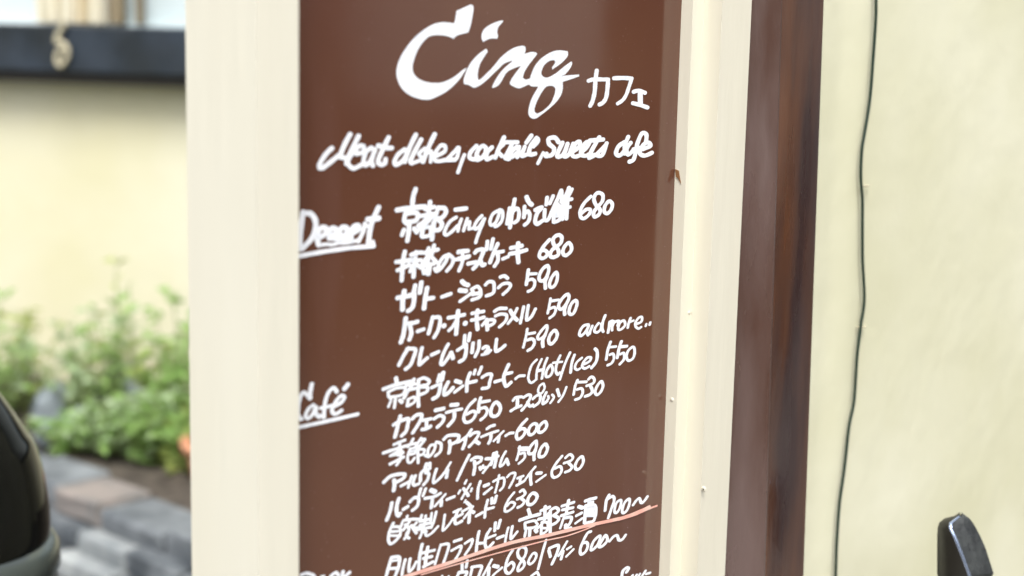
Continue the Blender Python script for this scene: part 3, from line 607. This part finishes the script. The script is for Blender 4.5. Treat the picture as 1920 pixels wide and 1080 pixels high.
  'pink': '33:1085,-72 1322,-71 1534,-76 1744,-76 1971,-73 2307,-75 2549,-88 2856,-119 3165,-139 3484,-160 3878,-191 4023,-197 4227,-188 4368,-176;12:1304,-99 1534,-105 1874,-117 2139,-128 2447,-143 2858,-165 3130,-187 3355,-188 3547,-180;20:3902,-202 4146,-208 4352,-194 4486,-191',
}
TITLE = ['1773,4576 1780,4574 1791,4572 1801,4565 1806,4553 1805,4530 1799,4499 1792,4467 1785,4440 1779,4417 1772,4397 1765,4381 1758,4367 1755,4359 1754,4356 1750,4354 1739,4351 1717,4346 1686,4341 1655,4336 1630,4330 1612,4323 1599,4314 1589,4306 1582,4301 1575,4304 1566,4308 1554,4312 1541,4316 1525,4320 1507,4323 1487,4326 1464,4328 1437,4329 1407,4330 1377,4329 1351,4327 1332,4323 1315,4319 1300,4312 1284,4302 1264,4288 1243,4271 1223,4252 1205,4231 1189,4208 1174,4183 1161,4157 1151,4135 1144,4117 1140,4101 1138,4087 1138,4074 1139,4060 1143,4048 1149,4036 1157,4025 1167,4015 1179,4006 1193,3997 1209,3989 1228,3982 1249,3975 1272,3969 1296,3964 1323,3960 1352,3957 1382,3956 1409,3955 1432,3956 1454,3959 1475,3962 1497,3967 1522,3974 1547,3982 1573,3991 1599,4002 1626,4016 1654,4031 1680,4047 1701,4058 1717,4064 1728,4067 1736,4068 1742,4068 1736,4061 1726,4051 1715,4038 1702,4025 1689,4011 1675,3996 1658,3979 1638,3963 1613,3945 1585,3925 1554,3907 1524,3890 1495,3877 1466,3866 1438,3856 1411,3848 1388,3840 1366,3834 1346,3829 1324,3825 1300,3825 1275,3826 1250,3828 1224,3832 1197,3838 1168,3845 1139,3853 1113,3863 1089,3874 1066,3888 1046,3902 1027,3917 1012,3934 998,3952 987,3970 978,3988 972,4005 968,4022 967,4040 968,4058 971,4076 976,4096 984,4115 994,4136 1007,4157 1022,4178 1039,4200 1059,4223 1083,4247 1110,4272 1139,4297 1167,4319 1194,4337 1222,4353 1249,4368 1276,4381 1301,4393 1326,4403 1350,4412 1375,4419 1399,4424 1424,4428 1449,4430 1475,4432 1504,4431 1537,4429 1566,4426 1587,4424 1589,4429 1592,4435 1595,4444 1599,4455 1602,4471 1606,4491 1610,4510 1612,4522 1645,4533 1692,4549 1740,4565', '2149,4455 2151,4454 2155,4451 2156,4448 2154,4442 2144,4434 2130,4424 2115,4413 2103,4402 2096,4392 2092,4381 2089,4371 2088,4361 2089,4352 2093,4344 2097,4336 2099,4329 2098,4321 2095,4314 2092,4308 2090,4304 2078,4305 2061,4306 2042,4307 2025,4307 2011,4305 1997,4303 1984,4299 1972,4296 1959,4292 1945,4287 1934,4282 1925,4279 1922,4283 1917,4288 1912,4294 1908,4300 1905,4307 1903,4315 1903,4323 1904,4332 1907,4343 1912,4355 1920,4367 1929,4378 1942,4388 1958,4397 1976,4406 1995,4415 2017,4423 2042,4431 2067,4438 2088,4443 2107,4448 2125,4451 2139,4454', '1713,3941 1711,3947 1708,3955 1706,3965 1707,3978 1712,3994 1720,4012 1730,4032 1740,4050 1751,4068 1763,4085 1776,4102 1791,4118 1809,4134 1828,4149 1849,4164 1869,4177 1888,4189 1908,4199 1926,4208 1941,4215 1951,4220 1958,4221 1963,4222 1967,4223 1970,4218 1974,4211 1978,4204 1981,4200 1973,4192 1961,4181 1948,4167 1936,4154 1924,4140 1912,4125 1900,4110 1891,4095 1883,4079 1877,4062 1873,4046 1870,4031 1868,4017 1868,4005 1869,3994 1871,3985 1874,3979 1879,3975 1884,3973 1887,3971 1896,3976 1907,3982 1922,3991 1940,4002 1963,4018 1990,4036 2019,4056 2045,4075 2069,4095 2092,4115 2114,4135 2138,4153 2165,4170 2193,4187 2220,4201 2246,4213 2269,4223 2289,4230 2309,4235 2328,4239 2347,4243 2366,4246 2383,4248 2398,4249 2410,4248 2420,4245 2428,4242 2433,4240 2435,4235 2437,4228 2438,4221 2438,4213 2436,4205 2432,4195 2428,4186 2425,4180 2439,4184 2458,4188 2479,4193 2498,4196 2516,4197 2534,4197 2550,4196 2562,4194 2571,4191 2577,4187 2581,4183 2584,4180 2578,4174 2568,4165 2556,4154 2543,4142 2527,4128 2509,4113 2490,4097 2474,4081 2460,4066 2447,4052 2436,4038 2427,4025 2421,4012 2417,4000 2415,3990 2414,3982 2420,3979 2429,3975 2439,3970 2450,3968 2463,3968 2479,3971 2493,3974 2503,3977 2504,3981 2505,3986 2507,3994 2512,4005 2521,4021 2531,4040 2544,4061 2559,4080 2577,4098 2597,4115 2619,4132 2643,4147 2670,4160 2699,4173 2729,4185 2757,4194 2784,4201 2810,4206 2835,4209 2859,4211 2884,4211 2908,4209 2931,4207 2948,4205 2960,4204 2967,4204 2972,4204 2975,4203 2978,4197 2981,4187 2983,4176 2980,4165 2970,4153 2956,4140 2939,4128 2922,4116 2905,4106 2887,4096 2868,4087 2850,4078 2831,4069 2812,4061 2794,4053 2782,4048 2781,4051 2780,4056 2779,4062 2781,4069 2789,4078 2800,4088 2810,4099 2816,4107 2816,4114 2812,4119 2807,4124 2804,4127 2794,4127 2779,4126 2762,4125 2746,4122 2729,4116 2712,4108 2696,4099 2681,4089 2670,4078 2660,4065 2653,4053 2647,4042 2644,4032 2642,4023 2643,4015 2646,4008 2651,4001 2658,3995 2667,3990 2678,3986 2690,3983 2703,3981 2718,3980 2736,3983 2758,3989 2783,3998 2810,4008 2838,4020 2867,4035 2897,4052 2927,4068 2954,4082 2977,4093 2998,4103 3015,4110 3027,4116 3030,4113 3035,4108 3039,4103 3040,4096 3037,4088 3032,4079 3024,4068 3015,4057 3002,4045 2988,4032 2972,4020 2957,4009 2941,4002 2924,3996 2909,3992 2898,3989 2906,3990 2917,3991 2933,3993 2957,3995 2997,3997 3049,3999 3100,4001 3135,4003 3136,3999 3137,3994 3138,3989 3139,3986 3116,3981 3085,3974 3050,3966 3019,3960 2991,3954 2963,3949 2939,3945 2922,3942 2923,3928 2925,3907 2925,3885 2921,3864 2914,3846 2904,3829 2892,3813 2876,3797 2858,3781 2838,3766 2815,3751 2790,3736 2763,3720 2733,3704 2703,3689 2676,3676 2652,3664 2629,3653 2609,3644 2590,3638 2573,3635 2558,3636 2545,3638 2533,3642 2521,3647 2511,3654 2502,3662 2496,3672 2492,3681 2491,3692 2491,3704 2494,3719 2499,3738 2506,3760 2515,3783 2527,3805 2543,3827 2562,3851 2581,3873 2595,3889 2602,3899 2605,3903 2606,3905 2606,3906 2590,3907 2567,3907 2542,3908 2523,3910 2511,3913 2504,3918 2497,3923 2487,3924 2473,3922 2456,3917 2440,3911 2424,3907 2409,3903 2395,3899 2382,3896 2368,3895 2354,3897 2339,3900 2325,3904 2311,3908 2298,3913 2284,3918 2271,3923 2262,3928 2257,3933 2254,3938 2254,3944 2257,3952 2263,3961 2270,3972 2281,3984 2295,3998 2313,4016 2336,4037 2359,4057 2376,4072 2386,4080 2391,4084 2394,4085 2396,4085 2374,4080 2342,4073 2307,4064 2279,4056 2258,4049 2240,4043 2224,4036 2211,4027 2199,4017 2190,4006 2181,3993 2171,3981 2159,3967 2146,3952 2132,3937 2118,3926 2100,3917 2081,3911 2063,3907 2050,3904 2048,3905 2044,3907 2041,3910 2043,3918 2050,3930 2061,3946 2074,3964 2089,3982 2106,4000 2125,4019 2146,4038 2168,4055 2196,4074 2227,4092 2256,4109 2277,4120 2275,4121 2273,4122 2271,4124 2270,4125 2253,4121 2230,4116 2204,4110 2181,4102 2161,4092 2143,4081 2124,4067 2100,4051 2069,4031 2034,4008 1998,3984 1968,3965 1944,3951 1924,3941 1906,3932 1889,3925 1872,3919 1858,3914 1844,3911 1829,3910 1814,3913 1799,3919 1784,3926 1770,3931 1754,3935 1738,3938 1723,3940|2703,3899 2720,3906 2737,3909 2754,3910 2769,3910 2782,3910 2794,3907 2804,3904 2813,3900 2820,3895 2825,3890 2828,3884 2829,3875 2828,3866 2826,3854 2822,3841 2816,3827 2807,3811 2797,3792 2784,3773 2767,3756 2747,3740 2722,3725 2697,3711 2675,3700 2654,3692 2633,3686 2616,3681 2603,3678 2597,3681 2587,3686 2577,3690 2571,3693 2570,3699 2569,3707 2568,3717 2570,3727 2573,3737 2578,3749 2584,3761 2592,3774 2602,3790 2614,3807 2627,3824 2640,3841 2655,3857 2671,3873 2687,3888']

def kf(u):
    return max(0.5, 0.776 - 0.36 * u)

def ribbon(bm, pts, wd, n0, n1):
    """flat marker stroke on the board; pts are (u, z) metres, pen squeezed like the chisel tip that wrote it"""
    k = kf(sum(p.x for p in pts) / len(pts))
    P = [Vector((p.x * k, p.y)) for p in pts]
    Q = [P[0]]
    for p in P[1:]:
        if (p - Q[-1]).length > 2e-4:
            Q.append(p)
    if len(Q) < 2:
        Q.append(Q[0] + Vector((3e-4, 0)))
    r = wd / 2
    L, Rr = [], []
    M_ = len(Q)
    for i, p in enumerate(Q):
        d = (Q[min(M_ - 1, i + 1)] - Q[max(0, i - 1)])
        if d.length < 1e-9:
            d = Vector((1, 0))
        d.normalize()
        nn = Vector((-d.y, d.x))
        rr = r * (1 + 0.05 * math.sin(i * 1.3 + pts[0].y * 900))
        L.append(p + nn * rr)
        Rr.append(p - nn * rr)
    def hgt(i):
        return n0 + (n1 - n0) * i / (M_ - 1)
    def V(p, h):
        return bm.verts.new(F(p.x / k, h, 1 + p.y))
    # quads segment by segment with a disc at each joint so tight bends stay full
    vl = [V(L[i], hgt(i)) for i in range(M_)]
    vr = [V(Rr[i], hgt(i)) for i in range(M_)]
    for i in range(M_ - 1):
        bm.faces.new((vl[i], vr[i], vr[i + 1], vl[i + 1]))
    # round caps
    for i, sgn in ((0, -1), (M_ - 1, 1)):
        d = (Q[1] - Q[0]) if i == 0 else (Q[-1] - Q[-2])
        d.normalize()
        d *= sgn
        nn = Vector((-d.y, d.x))
        arc = [Q[i] + (nn * math.cos(t) + d * math.sin(t) * .92) * r for t in [math.pi * q / 8 for q in range(9)]]
        c_ = V(Q[i], hgt(i) + 2e-6)
        av = [V(x, hgt(i) + 2e-6) for x in arc]
        for q in range(8):
            bm.faces.new((c_, av[q], av[q + 1]))
    # joint discs at sharp turns
    for i in range(1, M_ - 1):
        d1 = (Q[i] - Q[i - 1]).normalized()
        d2 = (Q[i + 1] - Q[i]).normalized()
        if d1.dot(d2) < 0.80:
            c_ = V(Q[i], hgt(i) + 4e-6)
            av = [V(Q[i] + Vector((math.cos(t), math.sin(t))) * r, hgt(i) + 4e-6) for t in [2 * math.pi * q / 14 for q in range(14)]]
            for q in range(14):
                bm.faces.new((c_, av[q], av[(q + 1) % 14]))

TEXTLAB = {'kana': 'small white katakana beside the title', 'sub': 'white cursive line under the title',
           'dessert': 'white underlined word Dessert', 'cafe': 'white underlined word Café, its C half hidden by the frame',
           'beer': 'tops of a white word cut off by the lower edge', 'pink': 'salmon pink double underline',
           'more': 'small white words and more', 'd1': 'topmost white dessert line priced 680',
           'd2': 'second white dessert line priced 680', 'd3': 'third dessert line priced 590',
           'd4': 'fourth dessert line priced 590', 'd5': 'fifth dessert line priced 590',
           'c1': 'coffee line with Hot/Ice priced 550', 'c2': 'line with prices 650 and 530', 'c3': 'tea line priced 600',
           'c4': 'tea line with a slash priced 590', 'c5': 'line with a star mark priced 630', 'c6': 'lemonade line priced 630',
           'b1': 'beer line priced 700, underlined in pink', 'b2': 'wine line priced 680 and 600', 'b3': 'tops of small words at the lower right'}
cnt = 0
for name, txt in LETTERS.items():
    bm = bmesh.new()
    for q in txt.split(';'):
        wd, pp_ = q.split(':')
        P = [Vector(tuple(float(x) * 1e-4 for x in xy.split(','))) for xy in pp_.split()]
        h = 0.00025 + (cnt % 14) * 3e-5
        if name == 'pink':
            h += 0.0006
        ribbon(bm, crom(P, 5), float(wd) * 1e-4, h, h + 2.4e-5)
        cnt += 1
    nm = 'underline' if name == 'pink' else 'lettering'
    me_o = obj(nm, bm, PINKP if name == 'pink' else WHITEP, panel)
    me_o['label'] = TEXTLAB[name]
bm = bmesh.new()
for t_ in TITLE:
    loops = [[tuple(float(x) * 1e-4 for x in xy.split(',')) for xy in l.split()] for l in t_.split('|')]
    vecs = [[Vector((a, b, 0)) for a, b in l] for l in loops]
    flat = [v for l in vecs for v in l]
    vs_ = [bm.verts.new(F(v.x, .0004, 1 + v.y)) for v in flat]
    for tri in tessellate_polygon(vecs):
        try:
            bm.faces.new([vs_[i] for i in tri])
        except ValueError:
            pass
tl = obj('lettering', bm, WHITEP, panel)
tl['label'] = 'large white brush script title at the top of the panel'

# ------------------------------------------------------------------ black helmet at lower left, on a stool
def atp(px_, py_, Y):
    d = Vector(AX[0]) * ((px_ - 960) / 2990) - Vector(AX[1]) * ((py_ - 540) / 2990) - Vector(AX[2])
    return EYE + d * (Y / d.y)
HY = 1.95
c0 = atp(-112, 1040, HY)
hel = thing('helmet', 'glossy black rounded helmet with a grey rim, cut off by the left edge', 'helmet', c0)
def rad(px_, py_):
    return (atp(px_, py_, HY) - atp(-112, py_, HY)).length
prof = [(0, 640), (-70, 648), (-30, 680), (0, 738), (28, 782), (52, 822), (66, 846), (76, 880), (83, 920), (88, 960), (89, 1000), (86, 1020)]
PR = [(0 if i == 0 else rad(a, b), atp(0, b, HY).z - c0.z) for i, (a, b) in enumerate(prof)]
PR2 = [(p.x, p.y) for p in crom([Vector(q) for q in PR], 6)]
PR2[0] = (0, PR2[0][1])
obj('shell', lathe([(max(a, 0), b) for a, b in PR2], c0, 96), GLOSSB, hel, True)
zr = atp(0, 1020, HY).z - c0.z
r0 = rad(86, 1020)
obj('rim_trim', lathe([(r0 - .002, zr + .004), (r0 + .006, zr + .002), (r0 + .0125, zr - .010), (r0 + .0135, zr - .034), (r0 + .008, zr - .045),
                       (r0 - .004, zr - .040), (r0 - .002, zr + .004)], c0, 96), GREYM, hel, True)
obj('lower_shell', lathe([(r0 + .009, zr - .043), (r0 + .010, zr - .09), (r0 - .01, zr - .12), (0, zr - .12)], c0, 64), DARKG, hel, True)
zs = c0.z + zr - .122
st = thing('stool', 'dark round stool under the black helmet', 'stool', Vector((c0.x, c0.y, 0)))
obj('seat', lathe([(0, zs), (.15, zs), (.155, zs - .012), (.15, zs - .03), (0, zs - .03)], Vector((c0.x, c0.y, 0))), DARKG, st, True)
for k in range(4):
    a = math.pi / 4 + k * math.pi / 2
    bm = bmesh.new()
    tube(bm, [Vector((c0.x + .10 * math.cos(a), c0.y + .10 * math.sin(a), zs - .028)),
              Vector((c0.x + .15 * math.cos(a), c0.y + .15 * math.sin(a), 0))], .012, 10)
    obj('leg', bm, DARKG, st, True)

# ------------------------------------------------------------------ dark mirror at lower right
MY = 1.62
mir = thing('scooter_mirror', 'black mirror with a bright bluish edge against the yellow wall at lower right', 'mirror',
            atp(1805, 1200, MY))
rows = [(967, 1790, 1800, 1811, .000), (972, 1771, 1793, 1818, .006), (980, 1761, 1783, 1824, .012), (990, 1758, 1782, 1830, .016),
        (1005, 1757, 1789, 1838, .020), (1025, 1757, 1797, 1847, .023), (1050, 1757, 1807, 1855, .025), (1075, 1757, 1816, 1863, .026),
        (1095, 1762, 1822, 1852, .024), (1125, 1772, 1826, 1840, .018)]
bmL, bmR, bmT = bmesh.new(), bmesh.new(), bmesh.new()
gl, gr_, gt = [], [], []
for y_, xl, xa, xr, dp in rows:
    back = [atp(xl + (xr - xl) * q, y_, MY + .012 + .012 * math.sin(q * math.pi)) for q in (0.0, .5, 1.0)]
    l_ = atp(xl, y_, MY)
    ar = atp(xa - 3, y_, MY - dp)
    ar2 = atp(xa + 3.5, y_, MY - dp)
    r_ = atp(xr, y_, MY)
    mid = l_.lerp(ar, .5) + Vector((0, -.003, 0))
    gl.append([bmL.verts.new(v) for v in (back[1], back[0], l_, mid, ar)])
    gr_.append([bmR.verts.new(v) for v in (ar2, ar2.lerp(r_, .5) + Vector((0, -.002, 0)), r_, back[2], back[1])])
    gt.append([bmT.verts.new(v) for v in (ar, (ar + ar2) / 2 + Vector((0, -.0022, 0)), ar2)])
for bm_, gg in ((bmL, gl), (bmR, gr_), (bmT, gt)):
    for a, b in zip(gg, gg[1:]):
        for k in range(len(a) - 1):
            bm_.faces.new((a[k], a[k + 1], b[k + 1], b[k]))
tv = bmL.verts.new(atp(1800, 960, MY + .008))
g0 = gl[0]
for k in range(len(g0) - 1):
    bmL.faces.new((tv, g0[k + 1], g0[k]))
tv = bmR.verts.new(atp(1803, 961, MY + .008))
g0 = gr_[0]
for k in range(len(g0) - 1):
    bmR.faces.new((tv, g0[k + 1], g0[k]))
obj('housing', bmL, DARKG, mir, True)
obj('back_shell', bmR, DARKM, mir)
obj('edge_glint', bmT, GLINT, mir, True)  # bright reflection along the bevel, put into the strip's bluish colour
bm = bmesh.new()
s0_ = atp(1808, 1120, MY + .005)
tube(bm, crom([s0_, s0_ + Vector((.01, .01, -.10)), s0_ + Vector((.04, .03, -.22)), Vector((s0_.x + .05, s0_.y + .04, 0.0))], 6), .005, 10)
obj('stem', bm, DARKM, mir, True)

# ------------------------------------------------------------------ the other side of the lane (seen only as reflections)
oh = thing('opposite_house', 'dark boarded house across the lane facing the menu board', 'house', Vector((5.2, 0.5, 0)))
bm = bmesh.new()
prism(bm, [(5.2, -4.5), (5.6, -4.5), (5.6, 5.0), (5.2, 5.0)], 0, 3.3, lambda a, b, z: Vector((a, b, z)))
obj('wall', bm, DARKH, oh)
for y_ in (-3.2, -0.9, 1.6, 3.6):
    bm = bmesh.new()
    prism(bm, [(5.14, y_ - .5), (5.195, y_ - .5), (5.195, y_ + .5), (5.14, y_ + .5)], 1.1, 2.4, lambda a, b, z: Vector((a, b, z)))
    obj('window', bm, PALEN, oh)
oh2 = thing('rear_house', 'dark boarded house facing the plants across the lane, pale windows', 'house', Vector((-1, -5.5, 0)))
bm = bmesh.new()
prism(bm, [(-6, -5.9), (5.6, -5.9), (5.6, -5.5), (-6, -5.5)], 0, 3.3, lambda a, b, z: Vector((a, b, z)))
obj('wall', bm, DARKH, oh2)
for x_ in (-4.5, -2.4, -0.2, 2.0, 4.2):
    bm = bmesh.new()
    prism(bm, [(x_ - .6, -5.495), (x_ + .6, -5.495), (x_ + .6, -5.44), (x_ - .6, -5.44)], 1.0, 2.3, lambda a, b, z: Vector((a, b, z)))
    obj('window', bm, PALEN, oh2)
